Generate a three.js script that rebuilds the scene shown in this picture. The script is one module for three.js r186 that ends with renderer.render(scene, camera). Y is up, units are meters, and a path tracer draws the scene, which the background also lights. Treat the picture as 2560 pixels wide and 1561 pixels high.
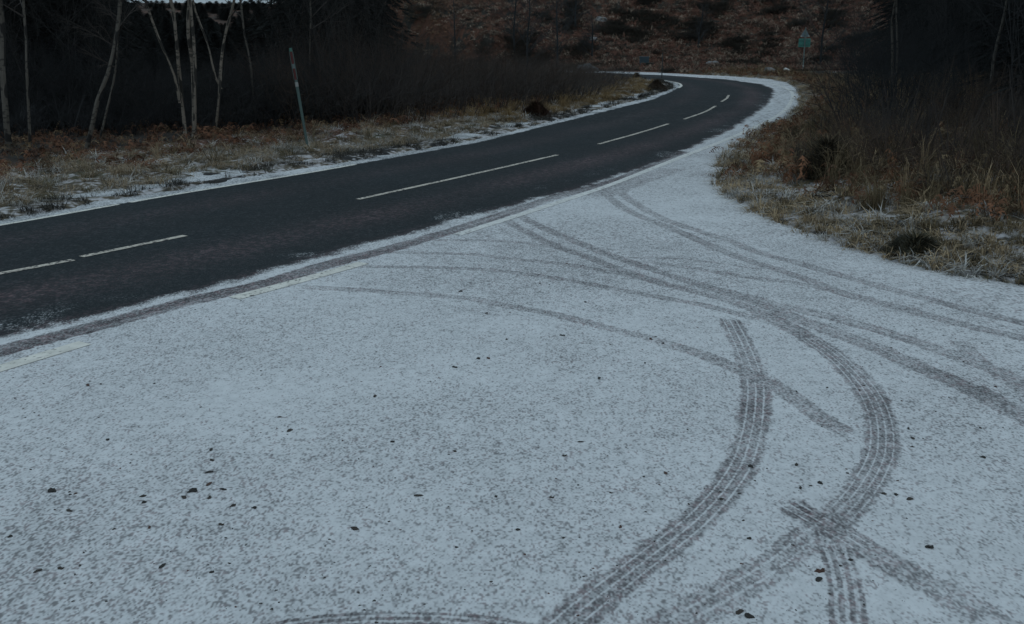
import * as THREE from 'three';
import { mergeGeometries } from 'three/addons/utils/BufferGeometryUtils.js';

// ---------------------------------------------------------------- camera, sky, light, exposure
const scene = new THREE.Scene();
const camera = new THREE.PerspectiveCamera(36.03, 2560 / 1561, 0.1, 2000);
camera.position.set(0, 2.2, 0);
camera.rotation.set(-15.83 * Math.PI / 180, 0, 0);
scene.add(camera);

const renderer = new THREE.WebGLRenderer({ antialias: true });
renderer.setSize(1024, 624);
renderer.toneMapping = THREE.LinearToneMapping;
renderer.toneMappingExposure = 0.465;
renderer.shadowMap.enabled = true;

{ // overcast winter sky: a little brighter overhead, broken by soft cloud
  const W = 256, H = 128, data = new Float32Array(W * H * 4);
  for (let j = 0; j < H; j++) for (let i = 0; i < W; i++) {
    const el = ((j + 0.5) / H - 0.5) * Math.PI, az = (i / W) * Math.PI * 2;
    const up = Math.max(0, Math.sin(el));
    const cl = 0.05 * Math.sin(az * 3 + 4 * el) * Math.cos(el) + 0.04 * Math.sin(az * 5 - 7 * el + 1.3) * Math.cos(el);
    const L = (0.62 + 0.55 * up) * (1 + cl), k = (j * W + i) * 4;
    data[k] = 0.75 * L; data[k + 1] = 0.98 * L; data[k + 2] = 1.14 * L; data[k + 3] = 1;
  }
  const t = new THREE.DataTexture(data, W, H, THREE.RGBAFormat, THREE.FloatType);
  t.mapping = THREE.EquirectangularReflectionMapping; t.magFilter = THREE.LinearFilter; t.needsUpdate = true;
  scene.background = t; scene.environment = t;
}
const sun = new THREE.DirectionalLight(new THREE.Color(1.0, 0.98, 0.94), 0.5);
sun.position.set(25, 60, 30); sun.castShadow = true; sun.shadow.radius = 45;
sun.shadow.camera.left = -60; sun.shadow.camera.right = 60; sun.shadow.camera.top = 90; sun.shadow.camera.bottom = -60; sun.shadow.camera.far = 250;
sun.shadow.mapSize.set(2048, 2048);
sun.target.position.set(0, 0, -25);
scene.add(sun, sun.target);

// ---------------------------------------------------------------- helpers
function rng(s) { return () => { s |= 0; s = s + 0x6D2B79F5 | 0; let t = Math.imul(s ^ s >>> 15, 1 | s); t = t + Math.imul(t ^ t >>> 7, 61 | t) ^ t; return ((t ^ t >>> 14) >>> 0) / 4294967296; }; }
const NT = 512, NTAB = new Float32Array(NT * NT); { const r = rng(77); for (let i = 0; i < NT * NT; i++) NTAB[i] = r(); }
function noise(x, y) {
  const fx = Math.floor(x), fy = Math.floor(y); let u = x - fx, v = y - fy; u = u * u * (3 - 2 * u); v = v * v * (3 - 2 * v);
  const a = fx & 511, b = (fx + 1) & 511, c = (fy & 511) * NT, d = ((fy + 1) & 511) * NT;
  const p = NTAB[c + a], q = NTAB[c + b], r = NTAB[d + a], s = NTAB[d + b];
  return (p + (q - p) * u) * (1 - v) + (r + (s - r) * u) * v;
}
const fbm = (x, y) => 0.5 * noise(x, y) + 0.28 * noise(x * 2.13 + 7, y * 2.13 + 3) + 0.22 * noise(x * 4.37 + 1, y * 4.37 + 9);
const clamp = (x, a = 0, b = 1) => x < a ? a : x > b ? b : x;
const sstep = (a, b, x) => { const t = clamp((x - a) / (b - a)); return t * t * (3 - 2 * t); };
const mix = (a, b, t) => a + (b - a) * t;
const toS = x => Math.round(255 * clamp(x <= 0.0031308 ? x * 12.92 : 1.055 * Math.pow(x, 1 / 2.4) - 0.055));
const SRGB = new Uint8Array(4096); for (let i = 0; i < 4096; i++) SRGB[i] = toS(i / 4095);
const s8 = x => SRGB[x <= 0 ? 0 : x >= 1 ? 4095 : (x * 4095) | 0];
const used = {};
function numbered(n) { const k = used[n] = (used[n] ?? -1) + 1; return k ? `${n}_${String(k).padStart(3, '0')}` : n; }
function tag(o, label, category, group, kind) {
  o.userData.label = label; if (category) o.userData.category = category;
  if (group) o.userData.group = group; if (kind) o.userData.kind = kind; return o;
}
function shade(o) { o.traverse(m => { if (m.isMesh) { m.castShadow = true; m.receiveShadow = true; } }); return o; }
function top(o, name) { o.name = numbered(name); scene.add(o); return shade(o); }
function part(name, geo, m, parent) { const o = new THREE.Mesh(geo, m); o.name = name; parent.add(o); o.castShadow = o.receiveShadow = true; return o; }
const mat = (r, g, b, rough = 0.9, extra = {}) => new THREE.MeshStandardMaterial({ color: new THREE.Color().setRGB(r, g, b), roughness: rough, ...extra });
function tex(data, w, h, srgb) {
  const t = new THREE.DataTexture(data, w, h, THREE.RGBAFormat, THREE.UnsignedByteType);
  t.magFilter = THREE.LinearFilter; t.minFilter = THREE.LinearMipmapLinearFilter; t.generateMipmaps = true; t.anisotropy = 8;
  if (srgb) t.colorSpace = THREE.SRGBColorSpace; t.needsUpdate = true; return t;
}
class GB { // triangle collector with optional uv
  constructor() { this.p = []; this.u = []; }
  tri(a, b, c) { this.p.push(...a, ...b, ...c); this.u.push(0, 0, 1, 0, 0.5, 1); }
  build() { const g = new THREE.BufferGeometry(); g.setAttribute('position', new THREE.Float32BufferAttribute(this.p, 3)); g.setAttribute('uv', new THREE.Float32BufferAttribute(this.u, 2)); g.computeVertexNormals(); return g; }
}

// ---------------------------------------------------------------- plan of the place: [x, distance ahead], metres
const LEFT = [[-26.5, -24.4], [-6.88, 10.91], [-6.33, 11.72], [-5.15, 13.9], [-3.41, 16.76], [-0.76, 21.62], [2.07, 28.92], [5.38, 37.55], [7.51, 45.19], [8.37, 48.91], [8.78, 52.26], [8.6, 56], [7, 60], [2, 66.5], [-20, 80]];
const CTR = [[-24, -25], [-5.51, 8.5], [-4.56, 9.78], [-3.82, 11.03], [-2.21, 13.68], [0.9, 19.2], [1.9, 21.26], [4.27, 26.57], [7.06, 33.94], [8.98, 40.71], [10.24, 46.78], [10.6, 52.77], [9.8, 59], [6, 65], [-20, 83]];
const ASPH = [[-20.5, -23.5], [-3.93, 7.04], [-2.87, 8.42], [-1.67, 10.45], [-0.39, 12.48], [1.39, 15.34], [2.92, 18.38], [4.39, 21.89], [6.15, 26.31], [8.6, 33.3], [10.78, 40.4], [12.14, 45.58], [12.9, 50.5], [12.51, 57.28], [9.94, 64.11], [6, 69], [-20, 86]];
const EDGE = [[-20, -24], [-3.56, 6.32], [-3.22, 6.88], [-2.44, 8.22], [-1.52, 9.55], [-0.64, 11.08], [1.49, 14.98], [3.31, 18.85], [5.34, 23.16], [8.44, 30.6], [10.71, 37.55], [11.98, 41.99], [13.0, 46.78], [13.46, 50.77], [13.3, 55], [12, 60]];
const RIGHT = [[30, -26], [30, 2], [16, 4.4], [10, 5.9], [7, 7.1], [5.5, 8.05], [4.74, 8.62], [4.28, 8.99], [3.92, 9.62], [3.56, 10.49], [3.32, 11.29], [3.14, 12.87], [3.05, 14.22], [3.15, 15.34], [3.7, 17.74], [4.42, 20.03], [5.68, 23.36], [7.73, 27.99], [10.08, 34.61], [11.63, 39.79], [13.44, 46.78], [14.7, 53], [14.9, 58], [13.6, 62.2], [9.66, 69.93], [5, 73.5], [-20, 90]];
const OFFL = LEFT.map(([x, d], i, A) => { const [a, b] = A[Math.max(0, i - 1)], [c, e] = A[Math.min(A.length - 1, i + 1)]; const l = Math.hypot(c - a, e - b); const o = 0.25 + 0.10 * Math.sin(i * 2.1); return [x - (e - b) / l * o, d + (c - a) / l * o]; });
const POLY = [...OFFL, ...RIGHT.slice().reverse()];
function signed(pl, x, d) { // >0 right of the polyline's direction
  let best = 1e9, sg = 1;
  for (let i = 0; i < pl.length - 1; i++) {
    const ax = pl[i][0], ay = pl[i][1], bx = pl[i + 1][0] - ax, by = pl[i + 1][1] - ay;
    const t = clamp(((x - ax) * bx + (d - ay) * by) / (bx * bx + by * by)), ex = x - ax - bx * t, ey = d - ay - by * t, q = ex * ex + ey * ey;
    if (q < best - 1e-9) { best = q; sg = (bx * (d - ay) - by * (x - ax)) > 0 ? -1 : 1; }
  }
  return Math.sqrt(best) * sg;
}
function outside(x, d) { // signed distance to the pavement, >0 off it
  let best = 1e9, inn = false; const P = POLY, n = P.length;
  for (let i = 0, j = n - 1; i < n; j = i++) {
    const ax = P[j][0], ay = P[j][1], bx = P[i][0] - ax, by = P[i][1] - ay;
    const t = clamp(((x - ax) * bx + (d - ay) * by) / (bx * bx + by * by)), ex = x - ax - bx * t, ey = d - ay - by * t, q = ex * ex + ey * ey;
    if (q < best) best = q;
    if ((P[i][1] > d) !== (P[j][1] > d) && x < (P[j][0] - P[i][0]) * (d - P[i][1]) / (P[j][1] - P[i][1]) + P[i][0]) inn = !inn;
  }
  return inn ? -Math.sqrt(best) : Math.sqrt(best);
}
const isLeft = (x, d) => signed(CTR, x, d) < 0;          // the wood side / inside of the bend
function hillRise(x, d) {
  const az = x / Math.max(d, 1);
  const near = sstep(-0.235, -0.12, az);
  const start = mix(120, 74, near) - 6 * sstep(0.12, 0.4, az);
  let r = Math.max(0, d - start); const soft = r * r / (r + 6);
  return mix(Math.min(soft * 0.07, 8.1), Math.min(soft * 0.62, 55), near);
}
function height(x, d, o = outside(x, d)) {
  if (o < -0.5) return -0.12;
  const lump = fbm(x * 0.9, d * 0.9) - 0.5, fine = fbm(x * 4 + 30, d * 4) - 0.5;
  const e = o + 0.35 * (fbm(x * 1.7 + 11, d * 1.7) - 0.5) + 0.14 * (noise(x * 9, d * 9) - 0.5);
  let y = -0.06 + 0.10 * sstep(-0.08, 0.28, e);
  const f = sstep(0.1, 1.2, o);
  y += f * (0.22 * lump + 0.10 * fine);
  if (isLeft(x, d)) { y += 0.05 * sstep(1.2, 3, o) - 0.12 * Math.exp(-(((o - 0.75) / 0.3) ** 2)) * sstep(0.45, 0.6, noise(x * 0.7 + 5, d * 0.7)); }
  else { y += 0.13 * Math.max(0, o - 0.4) * (1 - 0.5 * sstep(4, 12, o)) * (1 - 0.75 * sstep(38, 52, d)); if (o > 10) y = Math.min(y, 1.4 + 0.05 * (o - 10)); }
  return y + hillRise(x, d) * sstep(0, 3, o);
}

// ---------------------------------------------------------------- tyre tracks in the snow
const TR = [ // [width, strength, ridges, points]
  [0.20, 0.80, 3, [[1.78, 7.6], [1.76, 7.26], [1.7, 6.6], [1.62, 6.02], [1.51, 5.57], [1.38, 5.14], [1.24, 4.76], [1.06, 4.41], [0.86, 4.1], [0.57, 3.74], [0.4, 3.53], [0.28, 3.38], [0.15, 3.2], [-0.1, 2.9]]],
  [0.17, 0.78, 0, [[1.08, 6.98], [1.25, 6.79], [1.41, 6.58], [1.56, 6.32], [1.70, 6.06], [1.79, 5.81], [1.84, 5.55], [1.89, 5.33], [1.96, 5.17], [2.0, 5.12]]],
  [0.15, 0.50, 0, [[-2.05, 8.62], [-1.45, 8.51], [-0.87, 8.35], [-0.35, 8.19], [-0.07, 7.97], [0.25, 7.77], [0.52, 7.53], [0.82, 7.24], [1.02, 7.05], [1.25, 6.79], [1.41, 6.58], [1.54, 6.36]]],
  [0.17, 0.66, 0, [[-0.4, 13.1], [-0.26, 12.61], [-0.01, 11.8], [0.27, 10.98], [0.52, 10.36], [0.76, 9.96], [0.97, 9.51], [1.23, 9.03], [1.48, 8.65], [1.79, 8.3], [1.99, 7.97], [2.15, 7.53], [2.25, 7.15], [2.30, 6.9]]],
  [0.205, 0.80, 4, [[2.04, 7.85], [2.15, 7.53], [2.25, 7.15], [2.33, 6.66], [2.34, 6.21], [2.31, 5.81], [2.24, 5.46], [2.14, 5.14], [2.02, 4.85], [1.86, 4.57], [1.72, 4.36], [1.57, 4.17], [1.40, 4.0]]],
  [0.19, 0.62, 2, [[1.72, 4.36], [1.57, 4.17], [1.35, 3.95], [1.13, 3.71], [0.88, 3.49], [0.72, 3.36], [0.6, 3.25], [0.3, 3.0]]],
  [0.18, 0.95, 3, [[1.33, 4.36], [1.38, 4.26], [1.48, 4.08], [1.55, 3.95], [1.62, 3.79], [1.70, 3.63], [1.77, 3.53]]],
  [0.20, 0.52, 0, [[1.55, 3.95], [1.62, 3.79], [1.7, 3.63], [1.79, 3.51], [1.86, 3.36], [1.95, 3.15]]],
  [0.165, 0.85, -4, [[1.5, 4.14], [1.47, 4.0], [1.43, 3.71], [1.39, 3.53], [1.31, 3.25], [1.25, 3.0]]],
  [0.14, 0.48, 0, [[-1.9, 9.45], [-1.56, 9.45], [-0.72, 9.39], [-0.32, 9.32], [0.08, 9.15], [0.46, 8.92], [0.82, 8.64], [1.22, 8.32], [1.59, 8.03], [1.93, 7.67], [2.09, 7.5], [2.2, 7.22]]],
  [0.14, 0.48, 0, [[-1.6, 10.2], [-1.35, 10.14], [-0.77, 10.06], [-0.43, 10.02], [-0.08, 9.83], [0.25, 9.68], [0.57, 9.53], [0.87, 9.29], [1.16, 9.02], [1.42, 8.73], [1.67, 8.44]]],
  [0.12, 0.45, 0, [[-1.15, 10.77], [-0.82, 10.79], [-0.27, 10.75], [0.16, 10.61], [0.44, 10.35]]],
  [0.17, 0.66, 0, [[-0.22, 13.9], [-0.11, 13.36], [0.14, 12.23], [0.44, 11.37], [0.72, 10.7], [1.02, 10.02], [1.3, 9.5], [1.61, 8.95], [1.89, 8.47], [2.1, 8.13], [2.35, 7.53], [2.47, 7.28]]],
  [0.22, 0.66, 0, [[2.2, 7.89], [2.35, 7.53], [2.55, 7.11], [2.74, 6.68], [2.89, 6.23], [3.03, 5.85], [3.1, 5.42], [3.2, 4.9], [3.3, 4.2], [3.4, 2]]],
  [0.19, 0.66, 0, [[1.71, 8.64], [2.07, 8.3], [2.2, 8.09], [2.48, 7.78], [2.81, 7.36], [3.03, 6.99], [3.21, 6.6], [3.33, 6.33], [3.41, 6.02], [3.48, 5.6], [3.6, 4.6], [3.7, 2]]],
  [0.17, 0.55, 0, [[1.62, 16.2], [1.65, 14.08], [1.76, 13.09], [1.94, 12.11], [2.21, 11.37], [2.47, 10.79], [2.66, 10.1], [2.94, 9.57], [3.38, 8.71], [3.81, 7.93], [4.13, 7.43], [4.38, 7.07], [5.2, 5.6], [6.5, 2]]],
  [0.17, 0.60, 0, [[1.30, 15.5], [1.34, 14.88], [1.44, 13.64], [1.56, 12.71], [1.73, 12.11], [2.0, 11.27], [2.21, 10.44], [2.42, 9.79], [2.65, 9.3], [2.83, 8.85], [3.0, 8.35], [3.23, 7.98], [3.47, 7.62], [3.7, 7.29], [3.95, 7.0], [4.8, 5.4], [6, 2]]],
  [0.07, 0.55, 0, [[1.09, 9.87], [1.42, 9.83], [1.83, 9.79], [2.05, 9.64], [2.33, 9.43], [2.62, 9.29]]],
  [0.14, 0.42, 0, [[1.32, 9.72], [1.55, 9.57], [1.9, 9.29], [2.24, 9.02], [2.7, 8.73], [3.17, 8.15], [3.6, 7.46], [3.92, 7.01], [4.15, 6.66], [5, 5]]],
  [0.15, 0.5, 0, [[3.41, 7.02], [3.34, 6.6], [3.33, 6.2], [3.34, 5.89], [3.36, 5.65]]],
  [0.15, 0.90, -4, [[-1.4, 3.05], [-1.07, 3.17], [-0.86, 3.25], [-0.66, 3.29], [-0.38, 3.30], [-0.1, 3.27], [0.11, 3.2], [0.26, 3.1]]],
  // wheels that ran along the verge of the lane
  [0.28, 1.15, 0, [[-14, -13], [-6.2, 2.1], [-3.8, 6.65], [-3.3, 7.38], [-2.82, 8.12], [-2.32, 8.74], [-1.82, 9.62], [-1.4, 10.2], [-1.2, 10.5]]],
  [0.26, 0.9, 0, [[-1.6, 9.9], [-1.4, 10.2], [-0.82, 11.15], [-0.25, 12.2], [0.75, 14.1], [1.4, 15.1], [2.6, 17.5], [3.6, 19.9]]],
  [0.5, 0.4, 0, [[1.2, 13.9], [1.9, 15.3], [2.6, 16.6], [2.9, 17.2]]],
];
const TSEG = [];
for (const [w, st, rd, pts] of TR) {
  const c = new THREE.CatmullRomCurve3(pts.map(p => new THREE.Vector3(p[0], p[1], 0)), false, 'centripetal');
  const n = Math.max(8, Math.ceil(c.getLength() / 0.12)), q = c.getSpacedPoints(n); let l = 0;
  for (let i = 0; i < n; i++) { const a = q[i], b = q[i + 1], s = a.distanceTo(b); TSEG.push([a.x, a.y, b.x - a.x, b.y - a.y, s, l, w, st, rd, i === 0, i === n - 1, c.getLength()]); l += s; }
}

// ---------------------------------------------------------------- road and lay-by: asphalt under a dusting of snow
const road = new THREE.Group(); top(road, 'road');
tag(road, 'two-lane asphalt road curving left past a snow-dusted lay-by marked with tyre tracks', null, null, 'structure');
function tile(x0, x1, d0, d1, ppm, sub = 1) {
  const W = Math.round((x1 - x0) * ppm), H = Math.round((d1 - d0) * ppm);
  // coarse fields
  const st = 0.25, cw = Math.ceil((x1 - x0) / st) + 2, ch = Math.ceil((d1 - d0) / st) + 2;
  const fA = new Float32Array(cw * ch), fL = new Float32Array(cw * ch), fC = new Float32Array(cw * ch);
  for (let j = 0; j < ch; j++) for (let i = 0; i < cw; i++) { const x = x0 + i * st, d = d0 + j * st; fA[j * cw + i] = signed(ASPH, x, d); fL[j * cw + i] = -signed(LEFT, x, d); fC[j * cw + i] = signed(CTR, x, d); }
  const rem = new Float32Array(W * H); // snow taken off by tyres
  for (const [ax, ay, bx, by, s, l, w, str, rd, first, last, LL] of TSEG) {
    const m = w * 0.62 + 0.02;
    const ia = Math.max(0, Math.floor((Math.min(ax, ax + bx) - m - x0) * ppm)), ib = Math.min(W - 1, Math.ceil((Math.max(ax, ax + bx) + m - x0) * ppm));
    const ja = Math.max(0, Math.floor((Math.min(ay, ay + by) - m - d0) * ppm)), jb = Math.min(H - 1, Math.ceil((Math.max(ay, ay + by) + m - d0) * ppm));
    for (let j = ja; j <= jb; j++) for (let i = ia; i <= ib; i++) {
      const x = x0 + (i + 0.5) / ppm - ax, d = d0 + (j + 0.5) / ppm - ay;
      let t = (x * bx + d * by) / (s * s); if (t < (first ? 0 : -0.25) || t > (last ? 1 : 1.25)) continue; t = clamp(t);
      const off = (bx * (d - by * t) - by * (x - bx * t)) / s, a = Math.abs(off) / (w / 2); if (a > 1.2) continue;
      const al = l + t * s, jag = 0.26 * (noise(al * 22 + w * 900, off * 30) - 0.5) + 0.16 * (noise(al * 5, w * 70) - 0.5);
      let r = str * (1 - sstep(0.76, 1.08, a + jag));
      if (rd > 0) { const ph = (off / w + 0.5) * (rd + 1), k = Math.abs(ph - Math.round(ph)); if (Math.round(ph) > 0 && Math.round(ph) < rd + 1) r *= 1 - 0.85 * (1 - sstep(0.05, 0.17, k)); r *= 0.90 + 0.2 * noise(al * 55, Math.floor(ph) * 9.3); }
      else if (rd < 0) { const ph = (off / w + 0.5) * -rd, k = Math.abs(ph - Math.floor(ph) - 0.5); r *= (1 - 0.75 * sstep(0.2, 0.34, k)) * (noise(al * 16, Math.floor(ph) * 5) > 0.25 ? 1 : 0.5); }
      else r *= 0.72 + 0.5 * noise(al * 1.1 + w * 400, off * 14) * (0.6 + 0.8 * noise(al * 30, off * 40));
      r *= 0.68 + 0.62 * noise(al * 1.5 + 40 + w * 700, w * 99 + off * 6);
      const fl = 0.10 + 0.16 * noise(off * 60 + w * 300, w * 55); r *= sstep(0, fl, al) * sstep(0, fl, LL - al);
      const k = j * W + i; if (r > rem[k]) rem[k] = r;
    }
  }
  const col = new Uint8Array(W * H * 4), bw = W / sub | 0, bh = H / sub | 0, bmp = new Uint8Array(bw * bh * 4), rgh = new Uint8Array(bw * bh * 4);
  const coarse = ppm < 60, n1f = coarse ? 16 : ppm > 200 ? 122 : 88, n2f = coarse ? 30 : ppm > 200 ? 80 : 56, n3f = coarse ? 6 : 13, soft = coarse ? 0.20 : 0.16;
  for (let j = 0; j < H; j++) {
    const d = d0 + (j + 0.5) / ppm, gy = (d - d0) / st, J = Math.floor(gy), v = gy - J;
    for (let i = 0; i < W; i++) {
      const x = x0 + (i + 0.5) / ppm, gx = (x - x0) / st, I = Math.floor(gx), u = gx - I, b = J * cw + I;
      const w00 = (1 - u) * (1 - v), w10 = u * (1 - v), w01 = (1 - u) * v, w11 = u * v;
      const vA = fA[b] * w00 + fA[b + 1] * w10 + fA[b + cw] * w01 + fA[b + cw + 1] * w11;
      const vL = fL[b] * w00 + fL[b + 1] * w10 + fL[b + cw] * w01 + fL[b + cw + 1] * w11;
      const vC = fC[b] * w00 + fC[b + 1] * w10 + fC[b + cw] * w01 + fC[b + cw + 1] * w11;
      const big = noise(x * 0.55 + 3, d * 0.55) , mid = noise(x * 2.3, d * 2.3 + 8), k = j * W + i;
      const rag = 0.16 * (noise(x * 1.6 + 9, d * 1.6) - 0.5) + 0.12 * (noise(x * 7, d * 7) - 0.5);
      const onR = sstep(-0.10, 0.07, vA + rag), onL = sstep(-0.03, 0.07, vL + rag * 0.4);
      const worn = 0.09 * sstep(0.40, 0.62, fbm(x * 0.28 + 1.7, d * 0.28 + 6.1) + 0.10 * sstep(5.4, 3.6, d) + 0.05 * sstep(0, -2.2, x));
      let c = onR * (0.81 + 0.15 * big + 0.09 * (mid - 0.5) - worn) * (1 - 0.68 * Math.min(1.2, rem[k]));
      if (vA > -0.05 && vA < 0.30) c = Math.max(c, 0.93 * sstep(-0.02, 0.06, vA + rag * 0.5) * (1 - sstep(0.20, 0.27, vA + rag * 0.4)) * (1 - 0.9 * rem[k]) * sstep(0.25, 0.4, noise(x * 0.8 + d, d * 0.4)));
      c = Math.max(c, onL * (0.72 + 0.5 * (mid - 0.5)));
      // thin frost and tread crumbs left on the carriageway
      if (c < 0.02 && vA > -1.9) c = Math.max(c, 0.06 * sstep(-0.8, -0.1, vA) * sstep(0.6, 0.9, mid));
      const g = 0.56 * noise(x * n1f, d * n1f * 0.68) + 0.32 * noise(x * n2f + 5, d * n2f * 0.66) + 0.12 * noise(x * n3f, d * n3f + 11);
      const cc = clamp(c, 0.0005, 0.985), q = 0.5 - 0.135 * Math.log(cc / (1 - cc)) / 1.7;
      const tw = 0.36 * (1 - 0.55 * Math.min(1, rem[k])), s = clamp(tw * sstep(q - soft, q + soft, g) + (1 - tw) * (c + (c > 0.03 ? 1.25 : 0.25) * (g - 0.5) * (1 - 0.3 * c) * (1 - 0.5 * Math.min(1, rem[k]))), 0.32 * onR * (1 - Math.min(1, rem[k])));
      const chip = noise(x * 61 + 2, d * 61), chip2 = noise(x * 23, d * 23 + 4);
      // asphalt: dark bitumen, red granite chippings worn bare in the wheel paths
      const wheel = Math.exp(-(((Math.abs(vC) - (vC > 0 ? 1.0 : 1.5)) / 0.40) ** 2)) * (vC > 0 ? 0.8 : 0.35) * (0.4 + 0.9 * noise(x * 0.5 + d * 0.3, d * 0.35));
      const lay = sstep(-0.3, 0.3, vA);
      const red = clamp(sstep(0.46, 0.78, chip * 0.6 + chip2 * 0.4) * (0.06 + Math.max(0.94 * lay, 0.62 * wheel)) + 0.20 * wheel + 0.30 * lay);
      const tone = 0.75 + 0.5 * mid * chip2 + 0.25 * (big - 0.5);
            const ar = mix(0.014, 0.175, red) * tone, ag = mix(0.021, 0.112, red) * tone, ab = mix(0.025, 0.120, red) * tone;
      const sn = 0.90 + 0.16 * chip2 + 0.06 * (mid - 0.5);
      const o = k * 4;
      col[o] = s8(mix(ar, 0.70 * sn, s)); col[o + 1] = s8(mix(ag, 0.715 * sn, s)); col[o + 2] = s8(mix(ab, 0.735 * sn, s)); col[o + 3] = 255;
      if (i % sub === 0 && j % sub === 0) {
        const m = ((j / sub | 0) * bw + (i / sub | 0)) * 4; if (m + 3 < bmp.length) {
          bmp[m] = bmp[m + 1] = bmp[m + 2] = clamp(170 * s + 60 * g + 20 * chip, 0, 255) | 0; bmp[m + 3] = 255;
          rgh[m] = 0; rgh[m + 1] = (255 * mix(0.78 + 0.1 * mid, 0.95, s)) | 0; rgh[m + 2] = 0; rgh[m + 3] = 255;
        }
      }
    }
  }
  const m = new THREE.MeshPhysicalMaterial({ map: tex(col, W, H, true), roughnessMap: tex(rgh, bw, bh), roughness: 1, metalness: 0, specularIntensity: 0.5 });
  if (!coarse) { m.bumpMap = tex(bmp, bw, bh); m.bumpScale = 0.004; }
  const g = new THREE.BufferGeometry();
  g.setAttribute('position', new THREE.Float32BufferAttribute([x0, 0, -d0, x1, 0, -d0, x1, 0, -d1, x0, 0, -d1], 3));
  g.setAttribute('normal', new THREE.Float32BufferAttribute([0, 1, 0, 0, 1, 0, 0, 1, 0, 0, 1, 0], 3));
  g.setAttribute('uv', new THREE.Float32BufferAttribute([0, 0, 1, 0, 1, 1, 0, 1], 2)); g.setIndex([0, 1, 2, 0, 2, 3]);
  part('pavement', g, m, road);
}
tile(-4, 4, 2.8, 10.8, 256);
tile(-12, -4, 2.8, 10.8, 128, 2);
tile(4, 12, 2.8, 10.8, 128, 2);
tile(-10, 6, 10.8, 26.8, 128, 2);
tile(6, 14, 10.8, 26.8, 48, 2);
tile(-4, 20, 26.8, 74.8, 42, 2);
tile(-24, -4, 60, 90, 20, 2);
tile(-28, -12, -26, 10.8, 28, 2);
tile(-12, 12, -26, 2.8, 36, 2);
tile(12, 31, -26, 10.8, 24, 2);

// painted lines, thin sheets on the asphalt
function sub(pl, w, off = 0) { // ribbon along a polyline
  const c = new THREE.CatmullRomCurve3(pl.map(p => new THREE.Vector3(p[0], 0, -p[1])), false, 'centripetal'), n = Math.max(2, Math.ceil(c.getLength() / 0.35)), q = c.getSpacedPoints(n), P = [], U = [], I = []; let l = 0;
  for (let i = 0; i <= n; i++) {
    const a = q[Math.max(0, i - 1)], b = q[Math.min(n, i + 1)], t = b.clone().sub(a).normalize(), nx = -t.z, nz = t.x; if (i) l += q[i].distanceTo(q[i - 1]);
    P.push(q[i].x + nx * (off - w / 2), 0.004, q[i].z + nz * (off - w / 2), q[i].x + nx * (off + w / 2), 0.004, q[i].z + nz * (off + w / 2)); U.push(l, 0, l, w);
    if (i < n) { const k = i * 2; I.push(k, k + 1, k + 2, k + 1, k + 3, k + 2); }
  }
  const g = new THREE.BufferGeometry(); g.setAttribute('position', new THREE.Float32BufferAttribute(P, 3)); g.setAttribute('uv', new THREE.Float32BufferAttribute(U, 2)); g.setIndex(I); g.computeVertexNormals();
  const nn = g.attributes.normal; for (let i = 0; i < nn.count; i++) nn.setXYZ(i, 0, 1, 0);
  return g;
}
function paintTex(r, g, b, wear, seed) {
  const W = 512, H = 64, a = new Uint8Array(W * H * 4);
  for (let j = 0; j < H; j++) for (let i = 0; i < W; i++) { // 4 m long, 0.5 m wide
    const x = i / 128 + seed, y = j / 128, k = (j * W + i) * 4;
    const n = 0.45 * noise(x * 40, y * 40) + 0.35 * noise(x * 90, y * 90) + 0.2 * noise(x * 4, y * 9);
    const s = sstep(wear - 0.09, wear + 0.09, n), t = 0.86 + 0.28 * noise(x * 17, y * 17);
    a[k] = s8(mix(0.07, r * t, s)); a[k + 1] = s8(mix(0.065, g * t, s)); a[k + 2] = s8(mix(0.066, b * t, s)); a[k + 3] = 255;
  }
  const t = tex(a, W, H, true); t.wrapS = t.wrapT = THREE.RepeatWrapping; t.repeat.set(0.25, 2); return t;
}
const paintWhite = new THREE.MeshStandardMaterial({ map: paintTex(0.62, 0.56, 0.48, 0.38, 0), roughness: 0.75 });
const paintCream = new THREE.MeshStandardMaterial({ map: paintTex(0.76, 0.74, 0.68, 0.27, 3), roughness: 0.75 });
const paintSnowy = new THREE.MeshStandardMaterial({ map: paintTex(0.74, 0.74, 0.72, 0.24, 6), roughness: 0.85 });
for (const pl of [[[-6.6, 6.5], [-5.6, 8.3], [-4.56, 9.74]], [[-4.54, 9.89], [-3.82, 11.03]], [[-2.21, 13.68], [-0.7, 16.3], [0.9, 19.2]], [[1.9, 21.26], [3.1, 23.85], [4.27, 26.57]], [[4.96, 28.14], [6.1, 31], [7.06, 33.94]], [[7.74, 36.26], [8.4, 38.4], [8.98, 40.71]]])
  part('centre_line_dash', sub(pl, 0.095), paintWhite, road);
for (const pl of [[[-5.2, 3.45], [-4.4, 4.85], [-3.56, 6.32], [-3.22, 6.9]], [[-2.46, 8.2], [-2.0, 8.87], [-1.52, 9.6]]]) part('edge_line_dash', sub(pl, 0.15), paintCream, road);
part('edge_line_dash', sub([[-0.64, 11.08], [0.43, 13.0], [1.49, 14.98], [2.4, 16.9]], 0.13), paintSnowy, road);
part('edge_line', sub([[2.4, 16.9], [3.31, 18.85], [5.34, 23.16], [8.44, 30.6], [10.71, 37.55], [11.98, 41.99], [13.0, 46.78], [13.46, 50.77], [13.3, 54]], 0.14), paintSnowy, road);
part('edge_line', sub([[-9, 7.1], [-6.88, 10.91], [-6.33, 11.72], [-5.5, 13.25]], 0.09, 0.03), paintCream, road);
part('edge_line', sub([[-5.4, 13.42], [-5.15, 13.9], [-3.41, 16.76], [-2.9, 17.7]], 0.09, 0.03), paintCream, road);
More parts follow.
